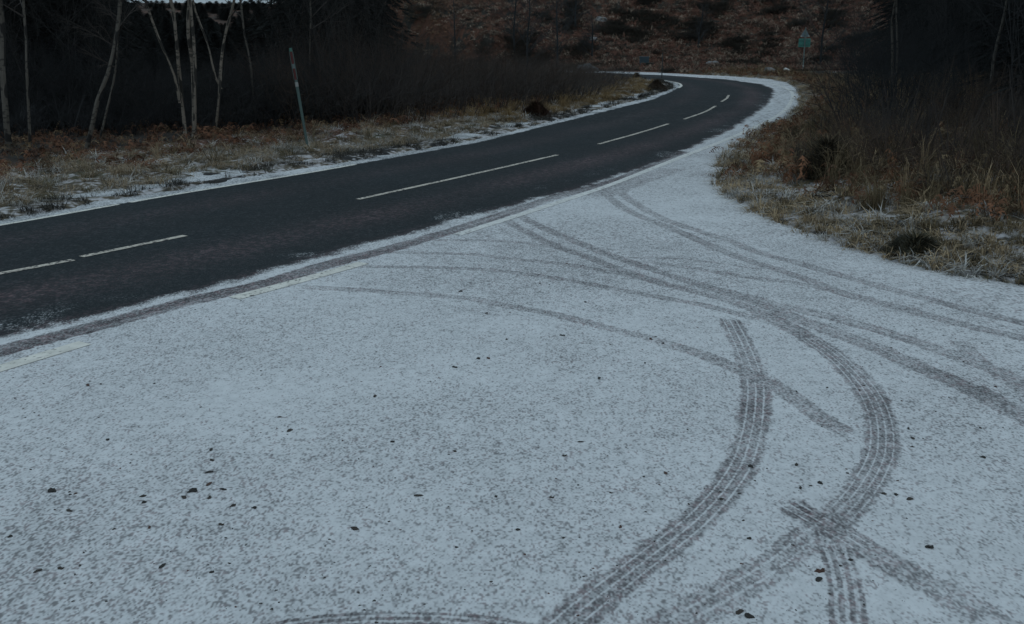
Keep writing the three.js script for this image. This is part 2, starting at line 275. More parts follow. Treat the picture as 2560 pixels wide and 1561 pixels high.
part('edge_line', sub([[7.9, 46.9], [8.37, 48.91], [8.78, 52.26], [8.6, 56]], 0.13, 0.03), paintCream, road);

// ---------------------------------------------------------------- ground: verges, bank and hillside
function axis(pts) { const a = []; for (const [from, to, step] of pts) for (let v = from; v < to - 1e-6; v += step) a.push(v); a.push(pts[pts.length - 1][1]); return a; }
function gridMesh(xs, ds, skip, uvf) {
  const P = [], U = [], I = [], nx = xs.length;
  for (const d of ds) for (const x of xs) { P.push(x, height(x, d), -d); U.push(...uvf(x, d)); }
  for (let j = 0; j < ds.length - 1; j++) for (let i = 0; i < nx - 1; i++) {
    if (skip && skip((xs[i] + xs[i + 1]) / 2, (ds[j] + ds[j + 1]) / 2)) continue;
    const a = j * nx + i; I.push(a, a + 1, a + nx, a + 1, a + nx + 1, a + nx);
  }
  const g = new THREE.BufferGeometry(); g.setAttribute('position', new THREE.Float32BufferAttribute(P, 3)); g.setAttribute('uv', new THREE.Float32BufferAttribute(U, 2)); g.setIndex(I); g.computeVertexNormals(); return g;
}
{
  const X0 = -30, X1 = 34, D0 = 0, D1 = 64, R = 2048, ppm = R / 64, a = new Uint8Array(R * R * 4);
  const cs = 0.5, cw = 130, so = new Float32Array(cw * cw), sl = new Float32Array(cw * cw);
  for (let j = 0; j < cw; j++) for (let i = 0; i < cw; i++) { so[j * cw + i] = outside(X0 + i * cs, D0 + j * cs); sl[j * cw + i] = signed(CTR, X0 + i * cs, D0 + j * cs); }
  for (let j = 0; j < R; j++) for (let i = 0; i < R; i++) {
    const x = X0 + (i + 0.5) / ppm, d = D0 + (j + 0.5) / ppm, gx = (x - X0) / cs, gy = (d - D0) / cs, I = gx | 0, J = gy | 0, u = gx - I, v = gy - J, b = J * cw + I;
    const o = (so[b] * (1 - u) + so[b + 1] * u) * (1 - v) + (so[b + cw] * (1 - u) + so[b + cw + 1] * u) * v;
    const lf = sl[b] < 0, k = (j * R + i) * 4;
    const n = fbm(x * 3.1, d * 3.1), f = 0.5 * noise(x * 14, d * 14) + 0.5 * noise(x * 29, d * 29), m = fbm(x * 0.8 + 4, d * 0.8);
    // matted dead grass, dark peat, fallen bracken, moss
    let r = mix(0.035, 0.20, f), g = mix(0.031, 0.155, f), bl = mix(0.026, 0.095, f);
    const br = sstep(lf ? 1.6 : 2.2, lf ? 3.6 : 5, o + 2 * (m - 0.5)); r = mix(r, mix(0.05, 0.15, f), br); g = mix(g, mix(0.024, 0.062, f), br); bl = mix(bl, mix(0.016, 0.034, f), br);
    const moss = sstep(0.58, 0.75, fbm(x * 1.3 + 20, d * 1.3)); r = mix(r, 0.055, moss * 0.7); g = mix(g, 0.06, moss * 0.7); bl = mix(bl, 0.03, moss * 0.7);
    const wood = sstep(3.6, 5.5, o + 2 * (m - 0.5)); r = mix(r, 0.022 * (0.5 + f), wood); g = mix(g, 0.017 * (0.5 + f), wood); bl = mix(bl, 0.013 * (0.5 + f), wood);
    const peat = sstep(0.56, 0.64, fbm(x * 1.9 + 50, d * 1.9)) * (1 - sstep(0.9, 1.8, o)); r = mix(r, 0.02, peat); g = mix(g, 0.019, peat); bl = mix(bl, 0.019, peat);
    // lying snow: thick near the road, patchy in the grass
    const cov = (lf ? mix(0.46, 0.28, sstep(0.2, 2.2, o)) : mix(0.60, 0.34, sstep(0.2, 2.5, o))) * (1 - 0.98 * sstep(2.5, 5, o + 2 * (m - 0.5))) * (1 - 0.45 * sstep(24, 40, d)) * (1 - 0.85 * peat);
    const s = sstep(-0.09, 0.10, 0.30 * n + 0.70 * f - (0.5 - 0.13 * Math.log(clamp(cov, 0.01, 0.95) / (1 - clamp(cov, 0.01, 0.95))) / 1.7));
    a[k] = s8(mix(r, 0.52, s)); a[k + 1] = s8(mix(g, 0.51, s)); a[k + 2] = s8(mix(bl, 0.53, s)); a[k + 3] = 255;
  }
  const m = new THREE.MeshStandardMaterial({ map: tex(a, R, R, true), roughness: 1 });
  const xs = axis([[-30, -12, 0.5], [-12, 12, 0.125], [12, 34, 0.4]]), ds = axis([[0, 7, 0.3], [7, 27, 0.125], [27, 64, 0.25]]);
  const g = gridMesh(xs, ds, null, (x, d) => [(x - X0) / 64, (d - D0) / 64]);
  const v = new THREE.Mesh(g, m); top(v, 'ground'); tag(v, 'rough verge and bank of dead grass and peat with patchy snow', null, null, 'structure');
}
{
  const R = 512, a = new Uint8Array(R * R * 4), w = (x, y, f) => noise(((x % 1) + 1) % 1 * f, ((y % 1) + 1) % 1 * f);
  for (let j = 0; j < R; j++) for (let i = 0; i < R; i++) {
    const x = i / R * 8, y = j / R * 8, k = (j * R + i) * 4, f = fbm(x * 3, y * 3), n = noise(x * 20, y * 20), h = sstep(0.48, 0.62, fbm(x * 1.1 + 30, y * 1.1));
    const t = 0.4 + 0.6 * f + 0.5 * n; let r = 0.105 * t, g = 0.048 * t, b = 0.030 * t; r = mix(r, 0.03, h); g = mix(g, 0.027, h); b = mix(b, 0.022, h);
    a[k] = s8(r); a[k + 1] = s8(g); a[k + 2] = s8(b); a[k + 3] = 255;
  }
  const t = tex(a, R, R, true); t.wrapS = t.wrapT = THREE.MirroredRepeatWrapping;
  const xs = axis([[-420, -120, 20], [-120, -30, 3], [-30, 34, 0.8], [34, 100, 3], [100, 420, 20]]), ds = axis([[-60, 0, 6], [0, 64, 1.6], [64, 120, 0.8], [120, 240, 6], [240, 620, 20]]);
  xs.sort((p, q) => p - q);
  const g = gridMesh(xs, ds, (x, d) => x > -30 && x < 34 && d > 0 && d < 64, (x, d) => [x / 8, d / 8]);
  const v = new THREE.Mesh(g, new THREE.MeshStandardMaterial({ map: t, roughness: 1 })); top(v, 'hillside'); tag(v, 'steep hillside of rust-brown dead bracken and dark heather behind the bend', null, null, 'structure');
}

// ---------------------------------------------------------------- vegetation kit
function tuftGeo(seed, n, h, spread, wid) {
  const R = rng(seed), b = new GB();
  for (let i = 0; i < n; i++) {
    const a = R() * 6.283, lean = (0.25 + 0.9 * R()) * spread, H = h * (0.5 + 0.7 * R()), x0 = (R() - 0.5) * 0.12, z0 = (R() - 0.5) * 0.12, w = wid * (0.6 + 0.8 * R());
    const px = -Math.sin(a) * w, pz = Math.cos(a) * w, x1 = x0 + Math.cos(a) * lean * 0.35, z1 = z0 + Math.sin(a) * lean * 0.35, x2 = x0 + Math.cos(a) * lean, z2 = z0 + Math.sin(a) * lean, y1 = H * 0.62, y2 = H * (1 - 0.55 * lean / (h + 0.01) * R());
    b.tri([x0 - px, -0.04, z0 - pz], [x0 + px, -0.04, z0 + pz], [x1 + px * 0.7, y1, z1 + pz * 0.7]);
    b.tri([x0 - px, -0.04, z0 - pz], [x1 + px * 0.7, y1, z1 + pz * 0.7], [x1 - px * 0.7, y1, z1 - pz * 0.7]);
    b.tri([x1 - px * 0.7, y1, z1 - pz * 0.7], [x1 + px * 0.7, y1, z1 + pz * 0.7], [x2, Math.max(0.02, y2), z2]);
  }
  return b.build();
}
function brackenGeo(seed, fronds, L) { // collapsed brown fronds
  const R = rng(seed), b = new GB();
  for (let i = 0; i < fronds; i++) {
    const a = R() * 6.283, l = L * (0.6 + 0.6 * R()), rise = 0.25 + 0.75 * R(), ca = Math.cos(a), sa = Math.sin(a); let prev = null;
    const ox = (R() - 0.5) * 0.3, oz = (R() - 0.5) * 0.3, K = 12;
    for (let k = 0; k <= K; k++) {
      const t = k / K, r = l * (0.15 + 0.85 * t), y = Math.max(0.03, l * rise * (0.25 + 1.5 * t - 1.65 * t * t)), p = [ox + ca * r * 0.8, y, oz + sa * r * 0.8];
      if (prev) {
        b.tri([prev[0] - sa * 0.005, prev[1], prev[2] + ca * 0.005], [prev[0] + sa * 0.005, prev[1], prev[2] - ca * 0.005], p);
        if (k > 1) for (const s of [-1, 1]) {
          if (R() < 0.25) continue; const pl = l * 0.24 * (1 - t * 0.75) * (0.5 + 0.9 * R()), dr = pl * (0.1 + 1.1 * R()), h2 = [mix(prev[0], p[0], 0.5), mix(prev[1], p[1], 0.5) - 0.01, mix(prev[2], p[2], 0.5)];
          const q = [prev[0] - s * sa * pl + ca * pl * 0.3, Math.max(0.015, prev[1] - dr), prev[2] + s * ca * pl + sa * pl * 0.3];
          b.tri(prev, h2, q);
        }
      }
      prev = p;
    }
  }
  return b.build();
}
function twig(b, a, c, w) { // slender three-sided twig
  const dx = c[0] - a[0], dy = c[1] - a[1], dz = c[2] - a[2], l = Math.hypot(dx, dy, dz) || 1; let ux = -dz / l, uz = dx / l; const m = Math.hypot(ux, uz) || 1; ux = m < 0.01 ? 1 : ux / m; uz = m < 0.01 ? 0 : uz / m;
  const vx = (dy * uz) / l, vy = (dz * ux - dx * uz) / l, vz = (-dy * ux) / l;
  const A = [a[0] + ux * w, a[1], a[2] + uz * w], B = [a[0] - ux * w * 0.5 + vx * w * 0.87, a[1] + vy * w * 0.87, a[2] - uz * w * 0.5 + vz * w * 0.87], C = [a[0] - ux * w * 0.5 - vx * w * 0.87, a[1] - vy * w * 0.87, a[2] - uz * w * 0.5 - vz * w * 0.87];
  b.tri(A, B, c); b.tri(B, C, c); b.tri(C, A, c);
}
function branchOut(R, b, p, dir, len, w, depth, spread, gravity, kids) {
  const q = [p[0] + dir[0] * len, p[1] + dir[1] * len, p[2] + dir[2] * len]; twig(b, p, q, w);
  if (depth <= 0) return;
  for (let i = 0; i < kids; i++) {
    const t = 0.25 + 0.75 * (i + R()) / kids, s = [p[0] + dir[0] * len * t, p[1] + dir[1] * len * t, p[2] + dir[2] * len * t];
    let d = [dir[0] + (R() - 0.5) * spread, dir[1] + (R() - 0.5) * spread + gravity, dir[2] + (R() - 0.5) * spread]; const m = Math.hypot(...d) || 1; d = d.map(v => v / m);
    branchOut(R, b, s, d, len * (0.4 + 0.3 * R()), w * (1 - t * 0.75) * 0.8, depth - 1, spread, gravity, kids);
  }
}
function shrubGeo(seed, H, W, stems) {
  const R = rng(seed), b = new GB();
  for (let i = 0; i < stems; i++) {
    const a = R() * 6.283, r = Math.sqrt(R()) * W * 0.42, tl = 0.15 + 0.55 * R(), p = [Math.cos(a) * r, -0.05, Math.sin(a) * r]; const o = a + (R() - 0.5);
    let d = [Math.cos(o) * tl * W / H * 0.8, 1, Math.sin(o) * tl * W / H * 0.8]; const m = Math.hypot(...d); d = d.map(v => v / m);
    branchOut(R, b, p, d, H * (0.5 + 0.35 * R()), 0.010, 2, 1.7, 0.05, 6);
  }
  return b.build();
}
function scatter(name, label, category, geos, m, items) { // one uncountable mass: instanced clumps
  const g = new THREE.Group(); top(g, name); tag(g, label, category, null, 'stuff');
  geos.forEach((geo, gi) => {
    const it = items.filter((_, i) => i % geos.length === gi), im = new THREE.InstancedMesh(geo, m, it.length), M = new THREE.Matrix4(), Q = new THREE.Quaternion(), E = new THREE.Euler(), C = new THREE.Color();
    it.forEach(([x, y, d, s, sy, ry, tx, tz, c], i) => { Q.setFromEuler(E.set(tx, ry, tz)); M.compose(new THREE.Vector3(x, y, -d), Q, new THREE.Vector3(s, sy, s)); im.setMatrixAt(i, M); im.setColorAt(i, C.setRGB(...c)); });
    im.name = 'clumps'; im.castShadow = im.receiveShadow = true; im.userData.kind = 'stuff'; g.add(im);
  });
  return g;
}
const leafMat = new THREE.MeshStandardMaterial({ color: 0xffffff, roughness: 0.95, side: THREE.DoubleSide });
const GRASS = [1, 2, 3].map(s => tuftGeo(s, 28, 0.16, 0.30, 0.0045)), LONG = [5, 6, 7].map(s => tuftGeo(s, 30, 0.48, 0.50, 0.004));
const BRACK = [11, 12, 13, 14].map(s => brackenGeo(s, 6, 0.62)), BRACKHILL = [15, 16, 17].map(s => brackenGeo(s, 7, 1.0));

// ---------------------------------------------------------------- grass, bracken
{
  const R = rng(2024), grass = [], long = [], brk = [], brkR = [], longR = [], grassR = [];
  const v = (c, k) => { const t = 1 - k / 2 + k * R(); return [c[0] * t, c[1] * t, c[2] * t]; };
  for (let i = 0; i < 90000; i++) {
    const x = -15 + 33 * R(), d = 5 + 62 * Math.pow(R(), 1.6); const o = outside(x, d); if (o < 0.05 || o > 9 || (Math.abs(x - 19.2) < 1.6 && d > 58 && d < 66.6)) continue;
    const az = x / d; if (az < -0.66 || az > 0.66) continue;
    const y = height(x, d, o) - 0.02, lf = isLeft(x, d), n = fbm(x * 0.9 + 40, d * 0.9), n2 = fbm(x * 2.2, d * 2.2 + 70), ry = R() * 6.28, tx = (R() - 0.5) * 0.5, tz = (R() - 0.5) * 0.5;
    if (lf) {
      const bl = o + 2.2 * (n - 0.5) - (d > 27 ? -0.2 : 0);
      if (bl > 2.7 && bl < (x < -7 ? 9 : 6.2) && R() < 0.24 * sstep(0.40, 0.58, n2)) brk.push([x, y, d, 0.45 + 0.55 * R(), 0.4 + 0.55 * R(), ry, tx, tz, v(R() < 0.3 ? [0.17, 0.115, 0.065] : [0.13, 0.06, 0.033], 1.2)]);
      else if (o < 0.7 ? n2 > 0.5 && R() < 0.5 : bl < 4.2 && n2 > 0.40) {
        const frost = R() < (d > 28 ? 0.06 : 0.20), gold = d > 27;
        const c = o < 0.7 ? [0.05, 0.047, 0.04] : frost ? [0.44, 0.43, 0.41] : gold ? [0.24, 0.165, 0.08] : R() < 0.3 ? [0.12, 0.10, 0.055] : [0.29, 0.225, 0.15];
        (o > 1.6 && R() < 0.05 ? long : grass).push([x, y, d, 0.6 + 0.8 * R(), (o < 0.7 ? 0.35 : 0.3) + 0.7 * R() * (gold ? 1.5 : 1), ry, tx, tz, v(c, 0.5)]);
      }
    } else {
      const bl = o + 2.4 * (n - 0.5);
      if (bl > (d > 13 ? 0.7 : 1.5) && bl < 7 && R() < 0.45 * sstep(0.3, 0.5, n2)) brkR.push([x, y, d, (d < 14 ? 0.38 : 0.5) + 0.5 * R(), 0.5 + 0.8 * R(), ry, tx, tz, v(R() < 0.4 ? [0.21, 0.15, 0.085] : [0.17, 0.08, 0.043], 1.2)]);
      else if (bl > 1.4 && R() < 0.20) longR.push([x, y, d, 0.7 + 0.8 * R(), 0.6 + 0.9 * R(), ry, tx, tz, v(R() < 0.3 ? [0.29, 0.215, 0.13] : [0.12, 0.09, 0.05], 0.9)]);
      else if (bl < 6 && n2 > 0.34) { const frost = R() < 0.26; grassR.push([x, y, d, 0.6 + 0.8 * R(), 0.35 + 0.9 * R(), ry, tx, tz, v(frost ? [0.44, 0.43, 0.41] : R() < 0.35 ? [0.13, 0.10, 0.055] : [0.37, 0.28, 0.175], 0.8)]); }
    }
  }
  scatter('verge_grass', 'frosted tan grass along the verge between the road and the birch wood', 'grass', GRASS, leafMat, grass);
  scatter('tall_grass', 'tall pale grass stalks standing among bracken on the birch side verge', 'grass', LONG, leafMat, long);
  scatter('bracken', 'rust-brown dead bracken along the foot of the birch wood', 'bracken', BRACK, leafMat, brk);
  scatter('bank_grass', 'short frosted grass edging the snowy lay-by', 'grass', GRASS, leafMat, grassR);
  scatter('bank_tall_grass', 'tall dead brown grass on the bank above the lay-by', 'grass', LONG, leafMat, longR);
  scatter('bank_bracken', 'brown dead bracken on the bank between lay-by and dark wood', 'bracken', BRACK, leafMat, brkR);
  const hill = [], heath = [];
  for (let i = 0; i < 46000; i++) {
    const d = 66 + 52 * Math.pow(R(), 1.2), x = d * (-0.22 + 0.66 * R()); const o = outside(x, d); if (o < 0.6) continue;
    const y = height(x, d, o), n = fbm(x * 0.22 + 9, d * 0.3), n2 = fbm(x * 0.8, d * 0.8), yl = sstep(-0.02, -0.12, x / d);
    if (n2 > 0.60 && n > 0.44) heath.push([x, y - 0.05, d, 0.6 + 0.9 * R(), 0.4 + 0.5 * R(), R() * 6.28, 0, 0, v([0.04, 0.034, 0.026], 0.9)]);
    else hill.push([x, y, d, 0.30 + 0.5 * R(), 0.35 + 0.55 * R(), R() * 6.28, (R() - 0.5) * 0.5, (R() - 0.5) * 0.5, v(R() < 0.25 ? [0.27, 0.21, 0.16] : R() < 0.3 ? [0.07, 0.05, 0.035] : [mix(0.17, 0.16, yl), mix(0.084, 0.11, yl), mix(0.060, 0.06, yl)], 1.2)]);
  }
  scatter('hill_bracken', 'red-brown dead bracken covering the steep hillside behind the bend', 'bracken', BRACKHILL, leafMat, hill);
  scatter('heather', 'dark clumps of heather among the bracken on the hillside', 'heather', [shrubGeo(31, 0.6, 1.1, 26), shrubGeo(32, 0.6, 1.1, 26)], leafMat, heath);
}

// ---------------------------------------------------------------- trees
function barkTex(seed, light, dark) {
  const W = 128, H = 512, a = new Uint8Array(W * H * 4);
  for (let j = 0; j < H; j++) for (let i = 0; i < W; i++) {
    const u = i / W * 8, y = j / H * 4 + seed * 13, k = (j * W + i) * 4;
    const band = sstep(0.60, 0.72, noise(u * 0.35 + seed, y * 26) * 0.65 + noise(u * 1.2, y * 60) * 0.35), scar = sstep(0.66, 0.74, noise(u * 0.5 + 3, y * 3.3)), t = 0.75 + 0.5 * noise(u * 2, y * 9);
    const m = clamp(band * 0.75 + scar);
    for (let c = 0; c < 3; c++) a[k + c] = s8(mix(light[c] * t, dark[c], m)); a[k + 3] = 255;
  }
  const t = tex(a, W, H, true); t.wrapS = t.wrapT = THREE.RepeatWrapping; return t;
}
const birchBark = new THREE.MeshStandardMaterial({ map: barkTex(1, [0.20, 0.172, 0.142], [0.03, 0.027, 0.024]), roughness: 0.85 });
const paleBark = new THREE.MeshStandardMaterial({ map: barkTex(2, [0.10, 0.09, 0.077], [0.018, 0.017, 0.016]), roughness: 0.9 });
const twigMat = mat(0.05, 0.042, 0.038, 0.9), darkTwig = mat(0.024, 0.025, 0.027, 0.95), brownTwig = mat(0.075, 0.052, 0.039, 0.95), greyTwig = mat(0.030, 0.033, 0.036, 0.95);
function tube(pts, r0, r1, seg = 8) { // tapered limb through [x, y, z] points, uv in metres
  const c = new THREE.CatmullRomCurve3(pts.map(p => new THREE.Vector3(...p)), false, 'centripetal'), L = c.getLength(), n = Math.max(6, Math.ceil(L / 0.3)), P = [], U = [], I = [];
  for (let i = 0; i <= n; i++) {
    const t = i / n, p = c.getPointAt(t), r = mix(r0, r1, t) * (1 + 0.10 * (noise(t * L * 3, r0 * 900) - 0.5)) * (i === 0 ? 1.25 : 1);
    for (let k = 0; k <= seg; k++) { const a = k / seg * Math.PI * 2, q = 1 + 0.08 * (noise(k % seg * 1.7, t * L * 2.2) - 0.5); P.push(p.x + Math.cos(a) * r * q, p.y, p.z + Math.sin(a) * r * q); U.push(k / seg, t * L / 4); }
    if (i < n) for (let k = 0; k < seg; k++) { const b = i * (seg + 1) + k; I.push(b, b + seg + 1, b + 1, b + 1, b + seg + 1, b + seg + 2); }
  }
  const g = new THREE.BufferGeometry(); g.setAttribute('position', new THREE.Float32BufferAttribute(P, 3)); g.setAttribute('uv', new THREE.Float32BufferAttribute(U, 2)); g.setIndex(I); g.computeVertexNormals(); return g;
}
function crownGeo(seed, pts, fromT, reach, n, gravity = -0.12) {
  const R = rng(seed), b = new GB(), c = new THREE.CatmullRomCurve3(pts.map(p => new THREE.Vector3(...p)), false, 'centripetal');
  for (let i = 0; i < n; i++) {
    const t = fromT + (1 - fromT) * Math.pow((i + R()) / n, 0.85), p = c.getPointAt(Math.min(1, t)), a = R() * 6.283, up = 0.35 + 0.7 * R(); let d = [Math.cos(a), up, Math.sin(a)]; const m = Math.hypot(...d); d = d.map(v => v / m);
    branchOut(R, b, [p.x, p.y, p.z], d, reach * (1.15 - 0.6 * (t - fromT) / (1 - fromT)) * (0.6 + 0.6 * R()), 0.022 * (1.2 - t), 2, 1.1, gravity, 6);
  }
  return b.build();
}
// x, distance and the line of the stem as [x, height]; it goes on to the full height of the tree
function birch(label, base, pts, r, H, m, limbs = [], seed = 1, reach = 1.5) {
  const [bx, bd] = base, g = new THREE.Group(); g.position.set(bx, height(bx, bd), -bd);
  const R = rng(seed * 97 + 5), gy = height(bx, bd), loc = pts.map(([x, y], i) => [x - bx, i ? y - gy : -0.15, (noise(seed * 7 + i * 0.6, 3) - 0.5) * 0.3 * Math.min(1, i)]);
  const lead = (L, top) => { const a = L[L.length - 2], b = L[L.length - 1]; let sx = (b[0] - a[0]) / Math.max(0.2, b[1] - a[1]); const out = L.slice(); for (let k = 1; k <= 3; k++) { const y = mix(b[1], top, k / 3); sx *= 0.6; out.push([b[0] + sx * (y - b[1]) + (R() - 0.5) * 0.3, y, b[2] + (R() - 0.5) * 0.4]); } return out; };
  const stem = lead(loc, H); part('trunk', tube(stem, r * 0.76, 0.018), m, g);
  for (const l of limbs) { const L = l.map(([x, y], i) => [x - bx, y - gy, 0.02 + 0.05 * i]); const full = lead(L, H * 0.8); const limb = part('limb', tube(full, r * 0.54, 0.014), m, g); part('twigs', crownGeo(seed + 50, full, 0.35, reach * 0.8, 10), twigMat, limb); }
  part('crown', crownGeo(seed, stem, 0.30, reach, 26), twigMat, g);
  top(g, 'birch_tree'); return tag(g, label, 'tree', 'bare birches at the edge of the wood');
}
birch('thickest pale birch trunk, standing beside a thinner dark one at the end of the verge', [-10.04, 19.35], [[-10.04, 0], [-9.98, 0.52], [-9.95, 0.99], [-9.94, 1.36], [-9.93, 1.75], [-9.87, 2.35], [-9.8, 2.94]], 0.085, 10, paleBark, [], 1);
birch('thin dim upright birch close beside the thickest pale trunk', [-9.77, 19.6], [[-9.77, 0], [-9.67, 0.83], [-9.56, 1.75], [-9.54, 2.2], [-9.53, 2.65], [-9.51, 2.94]], 0.04, 8, paleBark, [], 2, 1.1);
birch('single grey birch leaning strongly towards the road marker pole', [-8.56, 19.35], [[-8.56, 0], [-8.32, 0.58], [-8.13, 1.14], [-7.95, 1.51], [-7.74, 2.11], [-7.59, 2.76], [-7.54, 2.94]], 0.065, 9, paleBark, [], 3);
birch('slim sapling leaning just behind the strongly leaning grey birch', [-8.77, 20.38], [[-8.77, 0], [-8.63, 0.37], [-8.49, 0.76], [-8.32, 1.21], [-8.16, 1.73]], 0.035, 5, paleBark, [], 4, 0.9);
birch('birch with one long straight limb slanting away from the twin-stemmed birch', [-7.36, 21.87], [[-7.36, 0], [-7.39, 0.65], [-7.38, 1.14], [-7.34, 1.59], [-7.32, 2.2], [-7.34, 2.9], [-7.36, 3.03]], 0.058, 10, birchBark, [[[-7.40, 0.85], [-7.47, 1.52], [-7.66, 2.1], [-7.85, 2.84], [-7.88, 3.03]]], 5);
birch('brightest birch with twin upright stems side by side', [-7.06, 21.52], [[-7.06, 0], [-7.01, 0.85], [-6.95, 1.7], [-6.93, 2.37], [-6.85, 3.02]], 0.072, 11, birchBark, [[[-7.03, 0.23], [-6.94, 0.85], [-6.85, 1.7], [-6.81, 2.53], [-6.8, 3.02]]], 6);
birch('thin mottled birch that forks into a wide V beside the twin-stemmed birch', [-7.07, 22.99], [[-7.07, 0], [-6.89, 0.58], [-6.79, 1.12], [-6.75, 1.74], [-6.59, 2.38], [-6.4, 2.87], [-6.31, 3.08]], 0.05, 9, birchBark, [[[-6.78, 1.10], [-6.88, 1.34], [-6.98, 2.09], [-7.18, 2.8], [-7.21, 3.08]]], 7);
birch('faint slender birch in the gloom between forked birch and marker pole', [-6.69, 25.35], [[-6.69, 0], [-6.69, 1.21], [-6.73, 1.93], [-6.79, 2.32], [-6.82, 2.94], [-6.84, 3.17]], 0.042, 9, paleBark, [], 8, 1.2);
birch('dim birch stem directly behind the top of the marker pole', [-5.6, 27.5], [[-5.6, 0], [-5.62, 1.2], [-5.55, 2.2], [-5.50, 3.0], [-5.52, 3.3]], 0.035, 8, paleBark, [], 9, 1.2);
birch('slanting pale birch in front of the dark wood above the lay-by', [9.48, 19.62], [[9.48, 0.6], [9.47, 0.98], [9.53, 1.39], [9.58, 1.87], [9.63, 2.41], [9.63, 2.95]], 0.05, 8, paleBark, [], 10, 1.3);
birch('thin upright birch fading into the dark wood above the lay-by', [9.44, 24.19], [[9.44, 0.6], [9.25, 2.15], [9.2, 2.68], [9.17, 3.12]], 0.045, 9, paleBark, [], 11, 1.3);
birch('faintest birch stem in the dark wood, next to a thin upright one', [9.79, 25.0], [[9.79, 0.6], [9.66, 1.97], [9.62, 2.42], [9.57, 3.12]], 0.035, 9, paleBark, [], 12, 1.3);

// dark spruce wood either side: reads as one black mass
function spruceGeo(seed, H, Rd) {
  const R = rng(seed), b = new GB();
  for (let k = 0; k < 3; k++) { const a = k * 2.094, c = a + 2.094; b.tri([Math.cos(a) * 0.14, -0.2, Math.sin(a) * 0.14], [Math.cos(c) * 0.14, -0.2, Math.sin(c) * 0.14], [0, H, 0]); }
  for (let i = 0; i < 260; i++) {
    const t = Math.pow((i + R()) / 260, 0.9), y = 0.1 + t * (H - 0.3), r = Rd * (1 - t) ** 0.8 * (0.6 + 0.6 * R()) + 0.15, a = i * 2.399 + R(), ca = Math.cos(a), sa = Math.sin(a), dp = 0.15 + 0.45 * R();
    for (let s = 0; s < 9; s++) for (const g of [-1, 1]) {
      const q = (s + 0.2 + 0.6 * R()) / 9, c = [ca * r * q, y - dp * r * q * q, sa * r * q], l = (0.26 * r * (1.1 - 0.6 * q) + 0.08) * (0.6 + 0.7 * R()), f = 0.5 + 0.5 * R(), wd = 0.016 + 0.014 * R();
      const e = [c[0] + (ca * f - g * sa) * l, c[1] - l * (0.15 + 0.6 * R()), c[2] + (sa * f + g * ca) * l];
      b.tri([c[0] + ca * wd, c[1], c[2] + sa * wd], [c[0] - ca * wd, c[1] - 0.02, c[2] - sa * wd], e);
      b.tri([c[0], c[1] + wd, c[2]], [c[0], c[1] - wd, c[2]], [mix(c[0], e[0], 0.8), mix(c[1], e[1], 0.5), mix(c[2], e[2], 0.8)]);
    }
  }
  return b.build();
}
{
  const R = rng(404), sp = [1, 2, 3].map(s => spruceGeo(500 + s, 9, 1.9)), L = [], Rr = [];
  const add = (A, x, d) => { const az = x / d, low = x > -0.37 * d - 1.8 && x < -0.257 * d + 1.8 && d > 26, s = low ? (1.35 + 0.022 * d) / 10 * (0.85 + 0.3 * R()) : 0.8 + 0.5 * R(), t = 0.6 + 0.8 * R(); A.push([x, height(x, d) - 0.1, d, low ? 0.7 : s, s * (0.9 + 0.3 * R()), R() * 6.28, 0, 0, [0.009 * t, 0.012 * t, 0.012 * t]]); };
  for (let i = 0; i < 1400 && L.length < 200; i++) { const d = 24.5 + 50 * Math.pow(R(), 1.3), x = d * (-0.75 + 0.615 * R()) ; if (x / d > -0.145 || outside(x, d) < 5.5 || (x > -0.37 * d - 1.8 && x < -0.257 * d + 1.8 && d < 27)) continue; add(L, x, d); }
  for (let i = 0; i < 900 && Rr.length < 170; i++) { const d = 14 + 58 * R(), x = d * (0.37 + 0.5 * R()); const o = outside(x, d); if (o < 6.5 || x / d < 0.36 + 0.03 * R()) continue; add(Rr, x, d); }
  for (let i = 0; i < 420; i++) { const d = 78 + 150 * R(), x = d * (-0.55 + 0.32 * R()); const s = 0.5 + 0.25 * R(), t = 0.6 + 0.8 * R(); L.push([x, height(x, d) - 0.3, d, s * 1.5, Math.min(s, 0.16 + 0.004 * (240 - d) * 0.5), R() * 6.28, 0, 0, [0.012 * t, 0.015 * t, 0.014 * t]]); }
  scatter('spruce_wood', 'near-black conifer wood behind the birches and marker pole', 'woodland', sp, leafMat, L);
  scatter('spruce_wood', 'near-black conifer wood on the bank above the lay-by and warning sign', 'woodland', sp, leafMat, Rr);
}

{ // leafless trees crowding in front of the conifers
  const R = rng(515), geo = [81, 82, 83].map(k => shrubGeo(k, 5.5, 3.0, 10)), L = [], Q = [], t = () => 0.5 + 0.9 * R();
  for (let i = 0; i < 190; i++) { const d = 23.5 + 16 * R(), x = d * (-0.72 + 0.58 * R()), az = x / d; if (az > -0.145 || outside(x, d) < 4.6) continue; const low = x > -0.37 * d - 1.9 && x < -0.257 * d + 1.9, k = t(); L.push([x, height(x, d), d, 0.8 + 0.4 * R(), low ? 0.25 + 0.07 * R() : 0.9 + 0.5 * R(), R() * 6.28, 0, 0, [0.030 * k, 0.029 * k, 0.028 * k]]); }
  for (let i = 0; i < 150; i++) { const d = 13 + 48 * R(), x = d * (0.36 + 0.36 * R()), o = outside(x, d), k = t(); if (o < 5.2) continue; Q.push([x, height(x, d), d, 0.8 + 0.4 * R(), 0.9 + 0.5 * R(), R() * 6.28, 0, 0, [0.026 * k, 0.026 * k, 0.027 * k]]); }
  scatter('bare_wood', 'tangle of dark leafless trees behind the birch trunks', 'woodland', geo, leafMat, L);
  scatter('bare_wood', 'tangle of dark leafless trees on the bank above the lay-by', 'woodland', geo, leafMat, Q);
}
